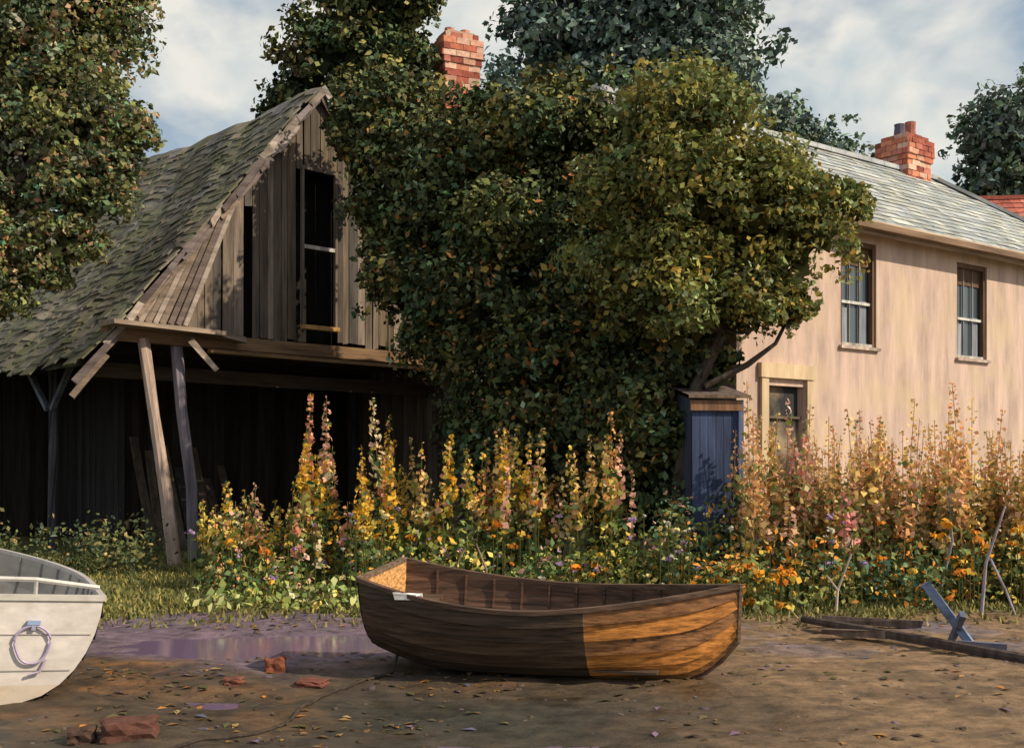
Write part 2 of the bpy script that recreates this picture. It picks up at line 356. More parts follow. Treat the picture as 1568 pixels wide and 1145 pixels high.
# ------------------------------------------------------------ brick chimneys
def bricks(g,cx,cy,z0,z1,wx,wy,bl=.27,bh=.115):
    rows=int((z1-z0)/bh); pals=[(.46,.15,.09),(.40,.12,.08),(.54,.21,.13),(.60,.32,.23),(.32,.09,.065),(.50,.18,.14),(.64,.40,.31)]
    for r in range(rows):
        z=z0+r*bh; ex=0
        if r>=rows-4: ex=.06
        if r==rows-1: ex=-.03
        if r==rows-5: ex=.03
        W,D=wx+2*ex,wy+2*ex
        g.box((cx,cy,z+bh/2),(W-.03,D-.03,bh),(.34,.24,.19))
        for sx_,(ln,fix) in enumerate(((W,D),(W,D),(D,W),(D,W))):
            nb=max(2,round(ln/bl)); bw=ln/nb; off=(r%2)*bw/2
            u=-ln/2-off
            while u<ln/2-.01:
                a_=max(u,-ln/2); b2=min(u+bw,ln/2); u+=bw
                if b2-a_<.04: continue
                m_=(a_+b2)/2; k=random.uniform(.7,1.15); cc=tuple(q*k for q in random.choice(pals)); jj=random.uniform(0,.018)
                if sx_<2: g.box((cx+m_,cy+(1 if sx_ else -1)*(fix/2-.02+jj),z+bh/2),(b2-a_-.010,.05,bh-.010),cc,jit=.006)
                else: g.box((cx+(1 if sx_==3 else -1)*(fix/2-.02+jj),cy+m_,z+bh/2),(.05,b2-a_-.010,bh-.010),cc,jit=.006)

# ------------------------------------------------------------ plaster house
H=empty('plaster_house',(3.32,16.22,0),math.atan2(.6,.8))
HL,HD,HE,HR=12.9,6.0,5.76,8.0
wc=(.52,.385,.34)
g=MB()
ops=[(2.48,3.44,3.62,5.34),(5.85,6.85,3.60,5.32),(9.3,10.3,3.6,5.32),(.68,1.55,0,2.9)]
def wall(g,x0,x1,z0,z1,ops,y,depth=.16,c=wc):
    X_=sorted(set([x0,x1]+[o[0] for o in ops]+[o[1] for o in ops])); Z_=sorted(set([z0,z1]+[o[2] for o in ops]+[o[3] for o in ops]))
    for i in range(len(X_)-1):
        for j in range(len(Z_)-1):
            mx_,mz_=(X_[i]+X_[i+1])/2,(Z_[j]+Z_[j+1])/2
            if any(o[0]<mx_<o[1] and o[2]<mz_<o[3] for o in ops): continue
            g.face([(X_[i],y,Z_[j]),(X_[i+1],y,Z_[j]),(X_[i+1],y,Z_[j+1]),(X_[i],y,Z_[j+1])],c)
    for a_,b2,c0,d0 in ops:
        dd=depth
        g.face([(a_,y,c0),(a_,y,d0),(a_,y+dd,d0),(a_,y+dd,c0)],c); g.face([(b2,y,d0),(b2,y,c0),(b2,y+dd,c0),(b2,y+dd,d0)],c)
        g.face([(a_,y,d0),(b2,y,d0),(b2,y+dd,d0),(a_,y+dd,d0)],c); g.face([(b2,y,c0),(a_,y,c0),(a_,y+dd,c0),(b2,y+dd,c0)],c)
wall(g,0,HL,0,HE,ops,0)
g.face([(0,HD,0),(0,0,0),(0,0,HE),(0,HD/2,HR-.05),(0,HD,HE)],wc)
g.face([(HL,0,0),(HL,HD,0),(HL,HD,HE),(HL,0,HE)],wc); g.face([(HL,HD,0),(0,HD,0),(0,HD,HE),(HL,HD,HE)],wc)
g.obj('walls',M_plaster,H)
g=MB(); W3=ops[:3]
for (a_,b2,c0,d0) in W3:
    brn=(.13,.075,.05); wht=(.50,.50,.50); W_=b2-a_; Hh=d0-c0; cx=(a_+b2)/2
    g.box((a_+.035,.07,(c0+d0)/2),(.07,.08,Hh),brn); g.box((b2-.035,.07,(c0+d0)/2),(.07,.08,Hh),brn)
    g.box((cx,.07,d0-.04),(W_-.142,.08,.08),brn); g.box((cx,.0,c0-.03),(W_+.10,.12,.05),(.42,.33,.29))
    g.box((cx,.07,c0+.03),(W_-.142,.08,.05),(.4,.38,.36))
    g.box((cx,.09,c0+Hh*.42),(W_-.146,.05,.045),wht)
    for k in (1/3,2/3): g.box((a_+.07+(W_-.14)*k,.095,(c0+d0)/2),(.016,.03,Hh-.1),(.24,.24,.25))
    g.box((cx,.105,d0-.06-Hh*.09),(W_-.15,.012,Hh*.19),(.12,.07,.05))
    g.box((cx-.2*W_,.115,c0+Hh*.2),(.2,.006,Hh*.34),(.26,.28,.34)); g.box((cx+.27*W_,.115,c0+Hh*.24),(.2,.006,Hh*.42),(.20,.22,.28))
g.obj('window_frames',M_wood,H)
g=MB()
for (a_,b2,c0,d0) in W3: g.face([(a_,.125,c0),(b2,.125,c0),(b2,.125,d0),(a_,.125,d0)],(.03,.04,.05))
g.obj('window_glass',M_glass,H)
g=MB()
g.box((1.115,.12,1.2),(.85,.05,2.4),(.05,.04,.045)); g.box((1.115,.13,2.65),(.85,.03,.48),(.03,.03,.035))
cream=(.60,.46,.31)
g.box((.58,-.02,1.5),(.16,.08,3.0),cream); g.box((1.65,-.02,1.5),(.16,.08,3.0),cream); g.box((1.115,-.03,3.12),(1.3,.1,.22),cream); g.box((1.115,.08,2.42),(.86,.08,.04),(.1,.08,.06))
g.obj('front_door',M_plaster,H)
g=MB(); RY=HD/2; hx=HL-3.0
sl_=[(.34,.37,.38),(.28,.31,.32),(.40,.42,.42),(.37,.38,.34),(.31,.34,.38),(.47,.47,.45)]
ov=.3; tn=(HR-HE)/RY
def rf(X_,d,h=0): return (X_,RY-d,HR-d*tn+h)
g.face([(-.2,-ov,HE-ov*tn),(HL+ov,-ov,HE-ov*tn),(hx,RY,HR),(-.2,RY,HR)],(.2,.22,.23))
g.face([(HL+ov,HD+ov,HE-ov*tn),(-.2,HD+ov,HE-ov*tn),(-.2,RY,HR),(hx,RY,HR)],(.27,.29,.3))
g.face([(HL+ov,-ov,HE-ov*tn),(HL+ov,HD+ov,HE-ov*tn),(hx,RY,HR)],(.27,.29,.3))
nr=19; tot=RY+ov+.04
for r in range(nr):
    d0=tot*r/nr; d1=tot*(r+1.15)/nr; d1=min(d1,tot+.03)
    X_=-.22-(r%2)*.12
    while X_<hx+(d0/RY)*3.0-.3:
        wd=.3; k=random.uniform(.8,1.2); cc=tuple(q*k for q in random.choice(sl_))
        j1=random.uniform(-.02,.02); h0,h1=.02,.035+random.uniform(0,.012)
        a_=[rf(X_,d1+j1,h1),rf(X_+wd-.008,d1+j1,h1),rf(X_+wd-.008,d0,h0),rf(X_,d0,h0)]
        g.face(a_,cc); bo=[(p[0],p[1],p[2]-.012) for p in a_[:2]]
        g.face([a_[1],a_[0],bo[0],bo[1]],(.14,.15,.16)); X_+=wd
for X_ in np.arange(-.2,hx,.45): g.box((X_+.22,RY,HR+.04),(.44,.22,.09),(.38,.40,.44))
g.beam((hx,RY,HR+.05),(HL+ov,-ov,HE-ov*tn+.05),.18,.07,(.30,.31,.33))
g.obj('slate_roof',M_slate,H)
g=MB()
g.box((HL/2,-.12,HE-.12),(HL+.5,.22,.05),(.45,.36,.28)); g.box((HL/2,-.36,HE-.24),(HL+.6,.11,.1),(.20,.13,.09)); g.box((HL/2,-.26,HE-.27),(HL+.5,.06,.16),(.28,.20,.15))
g.beam((-.22,-.33,HE-.22),(-.22,RY,HR-.04),.05,.2,(.40,.32,.30))
g.obj('eaves_and_gutter',M_woodx,H)
g=MB(); bricks(g,8.95,3.1,7.3,8.85,.85,.7)
for i in (-.2,.2): g.tube([(8.95+i,3.1,8.8),(8.95+i,3.1,9.0),(8.95+i,3.1,9.12+i*.3)],[.13,.11,.12],(.10,.09,.13) if i<0 else (.35,.13,.1),9)
g.obj('chimney',M_brick,H)

# small blue garden shed under the tree
S=empty('garden_shed',(2.48,15.15,0),math.radians(10))
g=MB()
for k in range(6):
    kk=random.uniform(.7,1.3); g.box((.06+k*.115,0,1.3),(.108,.03,2.6),tuple(q*kk for q in (.045,.065,.14)))
    g.box((.69,.08+k*.12,1.3),(.03,.112,2.6),tuple(q*kk for q in (.05,.06,.11)))
g.box((.34,-.04,2.52),(.74,.05,.14),(.22,.12,.07)); g.box((.70,-.03,1.3),(.07,.06,2.6),(.10,.13,.24))
g.face([(-.08,-.12,2.66),(.82,-.12,2.66),(.82,.85,2.85),(-.08,.85,2.85)],(.12,.09,.08)); g.face([(-.08,-.12,2.62),(.82,-.12,2.62),(.82,-.12,2.66),(-.08,-.12,2.66)],(.16,.11,.08))
g.face([(0,.76,0),(0,0,0),(0,0,2.6),(0,.76,2.75)],(.05,.06,.1))
g.obj('boards_and_roof',M_wood,S)

R_=empty('brick_cottage',(17.2,34.5,0),math.radians(-6))
g=MB(); rc=[(.42,.12,.09),(.34,.10,.07),(.48,.18,.14)]
for s in (-1,1):
    for r in range(12):
        for i in range(26):
            x0=-4+.31*i; d0=r*.25; d1=d0+.28; k=random.uniform(.8,1.2); cc=tuple(q*k for q in random.choice(rc))
            p=[(x0,s*d1,9.95-d1*.8+.05),(x0+.3,s*d1,9.95-d1*.8+.05),(x0+.3,s*d0,9.95-d0*.8+.02),(x0,s*d0,9.95-d0*.8+.02)]
            g.face(p if s<0 else p[::-1],cc)
g.beam((-4,0,10.0),(4.1,0,10.0),.2,.12,rc[1]); g.obj('tile_roof',M_brick,R_)
g=MB(); g.face([(-3.9,-2.7,0),(4,-2.7,0),(4,-2.7,7.75),(-3.9,-2.7,7.75)],(.3,.12,.09)); g.face([(4,2.7,0),(-3.9,2.7,0),(-3.9,2.7,7.75),(4,2.7,7.75)],(.3,.12,.09))
for xx in (-3.9,4): g.face([(xx,-2.7,0),(xx,2.7,0),(xx,2.7,7.75),(xx,0,9.9),(xx,-2.7,7.75)],(.3,.12,.09))
g.obj('walls',M_brick,R_)
R2=empty('brick_cottage',(.62,27.97,0),math.radians(25))
g=MB()
for yy,s in ((-1.8,1),(1.8,-1)): 
    g.face([(-2.9,yy,0),(2.9,yy,0),(2.9,yy,7.6),(-2.9,yy,7.6)],(.3,.14,.1))
for xx in (-2.9,2.9): g.face([(xx,-1.8,0),(xx,1.8,0),(xx,1.8,7.6),(xx,0,9.6),(xx,-1.8,7.6)],(.3,.14,.1))
for s in (-1,1): g.face([(-3.1,s*2.1,7.3),(3.1,s*2.1,7.3),(3.1,0,9.7),(-3.1,0,9.7)],(.2,.2,.21))
bricks(g,-2.42,-.6,8.0,11.95,.90,.66,bl=.3,bh=.15)
g.box((-2.42,-.6,11.9),(.7,.5,.12),(.42,.30,.25))
for i in (-.2,.2): g.tube([(-2.42+i,-.6,11.9),(-2.42+i,-.6,12.08)],[.14,.12],(.5,.22,.16),9)
g.obj('walls_roof_chimney',M_brick,R2)

# ------------------------------------------------------------ trees
def tree(name,trunks,clumps,palette,weights,bark=(.07,.055,.045),mat=None,**kw):
    E=empty(name); g=MB()
    for path,rad in trunks: g.tube(path,rad,bark,8,wob=.1)
    for (cx,cy,cz,rx,ry,rz) in clumps:
        src=Vector(trunks[0][0][-1])
        for _ in range(4):
            d=Vector((random.uniform(-.7,.7)*rx,random.uniform(-.6,.6)*ry,random.uniform(-.3,.7)*rz)); t_=Vector((cx,cy,cz))+d; mid=(src+t_)/2+Vector((random.uniform(-.2,.2),0,random.uniform(-.3,.1)))
            r0=trunks[0][1][-1]*.6; g.tube([src,mid,t_],[r0,r0*.6,r0*.2],bark,5)
    g.obj('trunk_and_limbs',M_bark,E)
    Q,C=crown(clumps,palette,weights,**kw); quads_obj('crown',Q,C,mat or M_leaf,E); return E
DG=[(.040,.052,.022),(.080,.100,.038),(.135,.15,.048),(.065,.105,.052),(.19,.175,.055),(.09,.078,.03)]
tree('elder_tree',[([(.6,18.4,-.1),(.5,18.3,1.5),(.3,18.4,3.0)],[.3,.24,.2]),([(-.4,18.6,-.1),(-.8,18.8,2),(-1.6,19.3,5)],[.18,.15,.1])],
 [(.5,18.2,2.4,1.35,1.3,2.4),(.2,18.3,4.6,2.0,1.4,2.0),(.85,18.4,6.6,1.5,1.3,1.45),(-.75,18.8,6.5,1.2,1.1,1.45),(-2.3,20.2,7.7,.95,.7,1.0),(-1.95,19.6,6.3,.85,.8,1.3),(-1.75,19.1,4.9,.85,.7,1.1),(-1.1,18.8,3.8,.7,.6,.7),(1.5,17.2,3.2,1.0,.9,2.3),(2.1,15.95,1.7,.6,.45,1.6),(1.7,16.2,1.5,.8,.6,1.4),(2.6,15.8,3.1,.6,.35,.5)],
 DG,[3,3,2.3,2.2,.9,1],leaf=.12,dens=.75,accents=[(.36,.27,.07),(.38,.17,.06),(.26,.34,.22)],acc=.08)
OL=[(.095,.10,.032),(.17,.18,.052),(.26,.25,.068),(.155,.195,.08),(.34,.27,.07),(.24,.29,.125)]
tree('apple_tree',[([(2.3,15.6,-.1),(2.35,15.6,1.4),(2.6,15.5,2.8),(3.0,15.5,3.6)],[.11,.10,.09,.07]),([(2.7,15.4,2.8),(3.3,15.4,3.1),(3.7,15.4,3.4),(4.1,15.4,4.2)],[.05,.04,.03,.018])],
 [(2.4,15.4,6.05,.9,.9,1.15),(2.9,15.4,5.2,1.15,1.0,1.15),(3.75,15.45,4.9,1.0,.7,.85),(2.2,15.5,4.1,.95,.9,1.1),(3.15,15.4,4.0,.75,.6,.8),(1.7,15.9,4.9,.8,.8,1.2),(4.6,15.5,5.35,.42,.35,.3),(3.85,15.3,3.9,.35,.3,.35)],
 OL,[1.6,3,2.8,2.2,1.6,1.6],leaf=.10,dens=.62,accents=[(.55,.34,.07),(.50,.42,.12),(.42,.48,.28)],acc=.09,wisp=1.6,mat=M_leaft)
tree('sycamore_tree',[([(-3.4,27.9,-.1),(-3.5,27.6,5),(-3.9,26.8,9.5)],[.35,.28,.2])],
 [(-4.2,26.2,11.0,1.5,1.3,1.5),(-3.2,26.6,12.6,1.4,1.3,1.4),(-2.6,26.0,10.6,.8,.9,1.2),(-5.2,26.5,9.7,.9,.9,1.0),(-3.4,25.4,9.7,1.2,.8,.9),(-6.6,28.5,8.6,1.0,.9,.9)],
 DG,[2,3,2.4,2.8,.9,.8],leaf=.165,dens=.68,accents=[(.3,.26,.08)],acc=.05)
LT=[(.11,.13,.06),(.17,.19,.07),(.25,.26,.10),(.25,.17,.09),(.30,.20,.12),(.14,.21,.12),(.22,.24,.17)]
tree('beech_tree',[([(-9.4,17.2,-.1),(-9.3,17.4,2.5),(-8.8,17.8,5)],[.3,.25,.18])],
 [(-7.9,18.5,9.3,1.5,1.2,1.6),(-8.6,18.3,7.2,1.4,1.2,1.5),(-7.3,18.2,7.5,.9,.8,1.2),(-8.9,18.0,5.4,1.2,1.0,1.1),(-7.1,18.0,6.2,.75,.6,.75),(-6.9,18.4,9.9,.8,.8,1.0),(-8.1,17.9,4.9,.75,.6,.55),(-7.5,17.9,5.3,.7,.5,.6),(-6.6,18.0,6.6,.5,.4,.45),(-6.3,18.0,7.1,.45,.35,.4),(-8.3,17.6,4.3,.5,.4,.4)],
 LT,[1.3,3,2.7,.8,.5,2.8,2.2],leaf=.105,dens=.58,accents=[(.58,.38,.20),(.52,.26,.15),(.64,.57,.40),(.18,.38,.22)],acc=.11,wisp=1.6,mat=M_leaft)
BT=[(.12,.17,.155),(.155,.21,.175),(.13,.18,.14),(.18,.235,.185),(.11,.155,.155)]  # far foliage palette, aerial haze mixed into the blue-grey leaf colours
tree('elm_tree',[([(5,47,-.1),(5,47,8),(5,47,13)],[.7,.6,.4])],
 [(2.6,46,18,3.1,2.6,4.2),(6.6,46,18.5,3.7,2.8,4.8),(9.2,46,13.5,2.6,2.3,3.8),(4,46,13,4,3,4)],BT,[2,2,2,1,1],leaf=.31,dens=.7,mat=M_far)
tree('elm_tree',[([(12.5,52,-.1),(12.5,52,6),(12.5,52,12)],[.5,.4,.3])],[(12.3,52,15.0,2.4,2.1,3.3),(15.0,52,14.4,2.0,1.8,2.8),(16.6,52,13.3,1.4,1.5,2.0)],BT+[(.26,.29,.17)],[2,2,2,1,1,2.5],leaf=.31,dens=.7,mat=M_far)
tree('oak_tree',[([(19,41,-.1),(19,41,5),(19,41,8)],[.5,.4,.3])],[(18.6,41,13.0,1.8,1.8,2.4),(17.9,41,10.4,1.6,1.6,1.9),(20.5,41,11,2,2,3),(17.5,41,8.5,1.3,1.5,1.5)],BT+[(.13,.19,.11)],[2,2,2,1,1,3],leaf=.25,dens=.7,mat=M_far)
cl=[]
for i in range(26):
    a_=-75+i*6.0; cl.append((a_,80+6*math.sin(i*1.9),3.5+random.uniform(-.5,1),4.5,3,4.5+random.uniform(-1,1.5)))
Q,C=crown(cl,BT,[1,1,1,1,1],leaf=1.0,dens=.5); quads_obj('distant_trees',Q,C,M_far)

# ------------------------------------------------------------ boats
def hull(L,bf,zs,zk,mid_c,lit_planks=None,nst=32,strakes=7,white=False,th=.022,colin=(.16,.10,.06),rail=(.10,.06,.042)):
    g=MB()
    def pt(u,v,off=0):
        b=bf(u); a_=v*math.pi/2
        yy=(b)*math.sin(a_)**.72; z=zk(u)+(zs(u)-zk(u))*(1-math.cos(a_)**1.15 if v<1 else 1)
        n=Vector((0,math.sin(a_*.9+.1),-math.cos(a_*.9+.1)))
        return Vector((u*L,max(yy+n.y*off,0),z+n.z*off))
    us=[i/nst for i in range(nst+1)]
    for sgn in (-1,1):
        for k in range(strakes):
            v0,v1=k/strakes,(k+1)/strakes; kk=random.uniform(.7,1.25)
            for i in range(nst):
                cc=mid_c
                if lit_planks and us[i]>lit_planks[0]+(.02 if k%2 else 0): cc=lit_planks[1] if k in (2,3,5) else lit_planks[2]
                cc=tuple(q*kk for q in cc)
                A=[pt(us[i],v0,.02),pt(us[i+1],v0,.02),pt(us[i+1],v1,.002),pt(us[i],v1,.002)]
                A=[Vector((p.x,sgn*p.y,p.z)) for p in A]
                g.face(A if sgn<0 else A[::-1],cc)
                Bq=[pt(us[i],v0,.02),pt(us[i+1],v0,.02),pt(us[i+1],v0,.0),pt(us[i],v0,.0)]
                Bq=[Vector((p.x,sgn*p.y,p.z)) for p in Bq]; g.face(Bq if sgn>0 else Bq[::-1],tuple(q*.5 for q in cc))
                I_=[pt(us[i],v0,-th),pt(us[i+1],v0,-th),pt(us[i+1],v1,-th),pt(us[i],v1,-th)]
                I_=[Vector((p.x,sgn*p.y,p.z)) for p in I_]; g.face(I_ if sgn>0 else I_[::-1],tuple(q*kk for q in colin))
        for i in range(nst):
            p=pt(us[i],1,0); q=pt(us[i+1],1,0); g.beam((p.x,sgn*p.y,p.z+.01),(q.x+.004,sgn*q.y,q.z+.01),.045,.035,rail)
        for u in np.arange(.1,.95,.085):
            pr=[pt(u,v,-th-.008) for v in np.linspace(0,.98,8)]; g.tube([(p.x,sgn*p.y,p.z) for p in pr],[.013]*8,tuple(q*.8 for q in colin),5)
    return g,pt
L=3.05
bf=lambda u: (.50+.14*math.sin(min(u/.36,1)*math.pi/2)) if u<.36 else .64*max(0.012,(1-((u-.36)/.64)**1.75))
def zs(u): return .60+(.20*((.5-u)/.5)**2 if u<.5 else .15*((u-.5)/.5)**1.5)
zk=lambda u: .17*(max(0,(.22-u)/.22))**1.5+.34*(max(0,(u-.83)/.17))**2.2
RB=empty('rowing_boat')
g,pt=hull(L,bf,zs,zk,(.062,.040,.026),lit_planks=(.60,(.50,.20,.048),(.24,.11,.045)),colin=(.11,.058,.038))  # orange bow-end planks: sunlight past the shadow edge painted into the hull colour
tp=[pt(0,v,0) for v in np.linspace(0,1,9)]
for k in range(8):
    a_,b2=tp[k],tp[k+1]
    for off,cc in ((-.015,(.07,.045,.03)),(.02,(.55,.29,.11))):  # inner transom face bright orange: its sunlit look is painted in
        g.face([(off,-a_.y,a_.z),(off,a_.y,a_.z),(off,b2.y,b2.z),(off,-b2.y,b2.z)],cc)
g.beam((0,-bf(0)-.01,zs(0)+.01),(0,bf(0)+.01,zs(0)+.01),.05,.04,(.15,.10,.07))
sp_=[(u*L,0,zk(u)-.02) for u in np.linspace(0.02,1,24)]+[(L+.01,0,zk(1)+.2),(L+.02,0,zs(1)+.03)]
g.tube(sp_,[.024]*len(sp_),(.13,.085,.055),6)
for u,wd in ((.05,.26),(.42,.18),(.7,.16)):
    zt=zs(u)-.26; hb=bf(u)*.88; uu=u*L+wd/2
    g.box((uu,0,zt),(wd,2*hb*.93,.03),(.08,.05,.035))
for k in range(-2,3): g.box((1.5,k*.13,.10),(1.9,.11,.02),(.08,.055,.04))
g.box((.46,-.57,zs(.15)+.01),(.20,.09,.035),(.78,.74,.72),Matrix.Rotation(.1,3,'Z'),jit=.015)
g.box((.47,-.51,zs(.15)-.05),(.18,.04,.10),(.70,.67,.66),Matrix.Rotation(.1,3,'Z'),jit=.015)
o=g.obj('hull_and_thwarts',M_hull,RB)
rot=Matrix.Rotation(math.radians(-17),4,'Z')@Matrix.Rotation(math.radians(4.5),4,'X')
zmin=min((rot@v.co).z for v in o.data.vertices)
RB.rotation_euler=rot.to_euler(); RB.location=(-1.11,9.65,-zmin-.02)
L2=3.8
bf2=lambda u: .84*(.92+.08*math.sin(min(u/.4,1)*math.pi/2)) if u<.4 else .84*max(.012,(1-((u-.4)/.6)**2.4))
zs2=lambda u: .76+.08*(2*u-.7)**2
zk2=lambda u: .02+.32*(max(0,(u-.82)/.18))**2
WB=empty('white_boat')
g,pt=hull(L2,bf2,zs2,zk2,(.60,.55,.52),white=True,colin=(.30,.29,.28),rail=(.42,.40,.40))
tp=[pt(0,v,0) for v in np.linspace(0,1,9)]
for k in range(8):
    a_,b2=tp[k],tp[k+1]
    for off,cc in ((-.02,(.60,.55,.53) if k>2 else (.56,.46,.35)),(.03,(.36,.34,.33))):
        g.face([(off,-a_.y,a_.z),(off,a_.y,a_.z),(off,b2.y,b2.z),(off,-b2.y,b2.z)],cc)
g.beam((0,-bf2(0)-.02,zs2(0)+.012),(0,bf2(0)+.02,zs2(0)+.012),.07,.04,(.52,.49,.46))
for k in (4,6): g.box((-.024,0,tp[k].z),(.006,2*tp[k].y-.06,.007),(.34,.31,.30))
for u,wd in ((.12,.25),(.5,.22)): g.box((u*L2,0,zs2(u)-.2),(wd,2*bf2(u)*.93,.03),(.36,.35,.34))
g.tube([(.03,-.30,zs2(0)-.02),(.03,-.30,zs2(0)+.14)],[.016,.016],(.40,.38,.38),6)
g.tube([(.1,-.75,zs2(0)+.08),(.03,-.30,zs2(0)+.14),(.03,.6,zs2(0)+.15)],[.02,.02,.02],(.50,.48,.47),6)
rp=[(-.045,-.30+.12*math.cos(a_)*(1+.08*math.sin(3*a_)),.47+.14*math.sin(a_)) for a_ in np.linspace(0,2*math.pi,26)]
g.tube(rp,[.010]*26,(.38,.32,.50),6)
g.tube([(-.045,-.40,.36),(-.05,-.36,.27),(-.05,-.28,.25)],[.010]*3,(.40,.33,.48),6)
g.box((-.04,-.30,.63),(.035,.09,.03),(.26,.34,.55)); g.box((-.04,-.30,.60),(.03,.03,.05),(.3,.33,.45))
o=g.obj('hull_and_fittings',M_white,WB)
rot=Matrix.Rotation(math.atan2(.89,-.45),4,'Z')@Matrix.Rotation(math.radians(4),4,'X')
zmin=min((rot@v.co).z for v in o.data.vertices)
WB.rotation_euler=rot.to_euler(); WB.location=(-3.84,7.95,-zmin-.02)

# ------------------------------------------------------------ timber, stakes, rope, rubble
g=MB(); g.tube([(3.1,11.7,.08),(3.8,10.7,.06),(4.6,9.5,.03),(5.5,8.2,.02)],[.04,.05,.045,.04],(.075,.055,.05),8,wob=.2)
g.beam((3.15,11.1,.04),(3.7,10.85,.05),.12,.06,(.15,.11,.09),jit=.02); g.beam((3.3,11.7,.08),(4.3,11.5,.05),.06,.06,(.10,.075,.07),jit=.02)
g.obj('fallen_timber',M_bark)
g=MB(); g.beam((3.95,10.5,.60),(4.36,10.35,.0),.06,.08,(.15,.20,.32),jit=.012); g.beam((4.15,10.1,.36),(4.30,10.75,-.02),.05,.06,(.13,.16,.25),jit=.01); g.beam((4.2,10.35,.05),(4.6,10.2,.04),.06,.06,(.13,.14,.2)); g.obj('boat_prop',M_woodx)
def stick(name,paths,c_):
    g=MB()
    for p,r in paths: g.tube(p,r,c_,6,wob=.15)
    g.obj(name,M_bark)
stick('garden_stake',[([(5.35,12.5,0),(5.40,12.5,.6),(5.62,12.5,1.25)],[.018,.018,.010]),([(5.45,12.5,.65),(5.6,12.45,.3),(5.7,12.4,0)],[.016,.016,.012])],(.32,.28,.34))
stick('garden_stake',[([(5.1,13.2,0),(5.3,13.2,.8),(5.25,13.2,1.4)],[.018,.016,.010])],(.26,.26,.30))
stick('garden_stake',[([(3.72,12.6,0),(3.74,12.6,.28),(3.90,12.6,.7)],[.016,.016,.010]),([(3.74,12.6,.28),(3.62,12.6,.44)],[.013,.009])],(.44,.36,.30))
stick('garden_stake',[([(-.75,12.9,0),(-.72,12.9,.4),(-.55,12.9,.75)],[.016,.014,.009]),([(-.28,12.8,0),(-.3,12.8,.5),(-.42,12.8,.8)],[.016,.014,.009])],(.26,.17,.12))
g=MB(); rp=[]
for tt in np.linspace(0,1,40):
    xx=-1.0-1.15*tt-.12*math.sin(tt*7); yy=9.2-2.7*tt**.8+.1*math.sin(tt*9); rp.append((xx,yy,float(gh(np.array(xx),np.array(yy)))+.012))
rp=[(-.92,9.45,.30),(-.97,9.4,.15)]+rp
g.tube(rp,[.012]*len(rp),(.05,.036,.03),6); g.obj('mooring_rope',M_bark)
def lump(name,cx,cy,s,c_):
    bm=bmesh.new(); bmesh.ops.create_icosphere(bm,subdivisions=3,radius=1)
    ph=random.random()*9
    for v in bm.verts:
        p=v.co; p.x=max(min(p.x,.75),-.75);p.y=max(min(p.y,.75),-.75);p.z=max(min(p.z,.62),-.62)
        k=1+.13*math.sin(p.x*5+ph)+.1*math.sin(p.y*6+ph*2)+.08*math.sin(p.z*9+p.x*4); v.co=Vector((p.x*s[0]*k,p.y*s[1]*k,p.z*s[2]*k))
    me=bpy.data.meshes.new(name); bm.to_mesh(me); bm.free()
    at=me.attributes.new('Col','FLOAT_COLOR','POINT'); a=np.ones((len(me.vertices),4),dtype=np.float32); a[:,:3]=c_; at.data.foreach_set('color',a.ravel()); me.materials.append(M_stone)
    o=bpy.data.objects.new(name,me); o.location=(cx,cy,s[2]*.35+float(gh(np.array(cx),np.array(cy)))); o.rotation_euler=(0,0,random.uniform(-.6,.6)); link(o)
lump('broken_brick',-2.45,7.0,(.22,.15,.12),(.10,.042,.032)); lump('broken_brick',-2.0,9.3,(.11,.09,.11),(.18,.06,.035)); lump('broken_brick',-1.6,8.75,(.16,.12,.05),(.15,.055,.04)); lump('broken_brick',-2.72,6.95,(.11,.11,.08),(.07,.04,.03)); lump('broken_brick',-2.2,8.7,(.10,.08,.05),(.16,.06,.04))
n=1100; px=rng.uniform(-6,7,n); py=5.8+7.2*rng.random(n)**.8; g=MB()
stc=[(.16,.11,.07),(.12,.085,.06),(.20,.15,.115),(.10,.065,.04),(.16,.11,.13),(.08,.055,.035)]
def addstone(x,y,s,c_):
    z=float(gh(np.array(x),np.array(y))); R=Matrix.Rotation(random.uniform(0,3),3,'Z')
    base=len(g.v)
    for hz,rr in ((0,1),(.35,.85),(.5,.4)):
        for k in range(6):
            a_=k*math.pi/3; r=s*rr*random.uniform(.8,1.15); p=R@Vector((math.cos(a_)*r*1.3,math.sin(a_)*r,hz*s)); g.v.append((x+p.x,y+p.y,z+p.z-.004))
    for j in range(2):
        for k in range(6): g.f.append((base+j*6+k,base+j*6+(k+1)%6,base+(j+1)*6+(k+1)%6,base+(j+1)*6+k)); g.c.append(c_); g.m.append(0)
    g.f.append(tuple(base+12+k for k in range(6))); g.c.append(c_); g.m.append(0)
for i in range(n): 
    k=random.uniform(.6,1.1)*(.6 if px[i]<0.5 else 1); addstone(px[i],py[i],random.choice([.008,.012,.018,.028])*random.uniform(.7,1.4),tuple(q*k for q in random.choice(stc)))
g.obj('pebbles',M_stone,smooth=True)
n=7000; px=rng.uniform(-6,7,n); py=5.8+7.4*rng.random(n); lf=px<0.0
clus=wob(px,py,2.3,3.3)+rng.normal(0,.25,n)
wet=((((px+3.0)/1.3)**2+((py-10.7)/.8)**2)<.8)|((((px+.1)/1.1)**2+((py-6.9)/.5)**2)<.8)|((((px+1.5)/1.1)**2+((py-11.0)/.5)**2)<.6)
keep=(clus>.12)&(lf|(rng.random(n)<.3))&~wet; px,py,lf=px[keep],py[keep],lf[keep]; n=len(px)
P=np.stack([px,py,gh(px,py)+.006],-1)
Q=leaves(P,rng.uniform(.03,.12,n),aspect=.5,nb=np.array([0,0,1.]),bias=7)
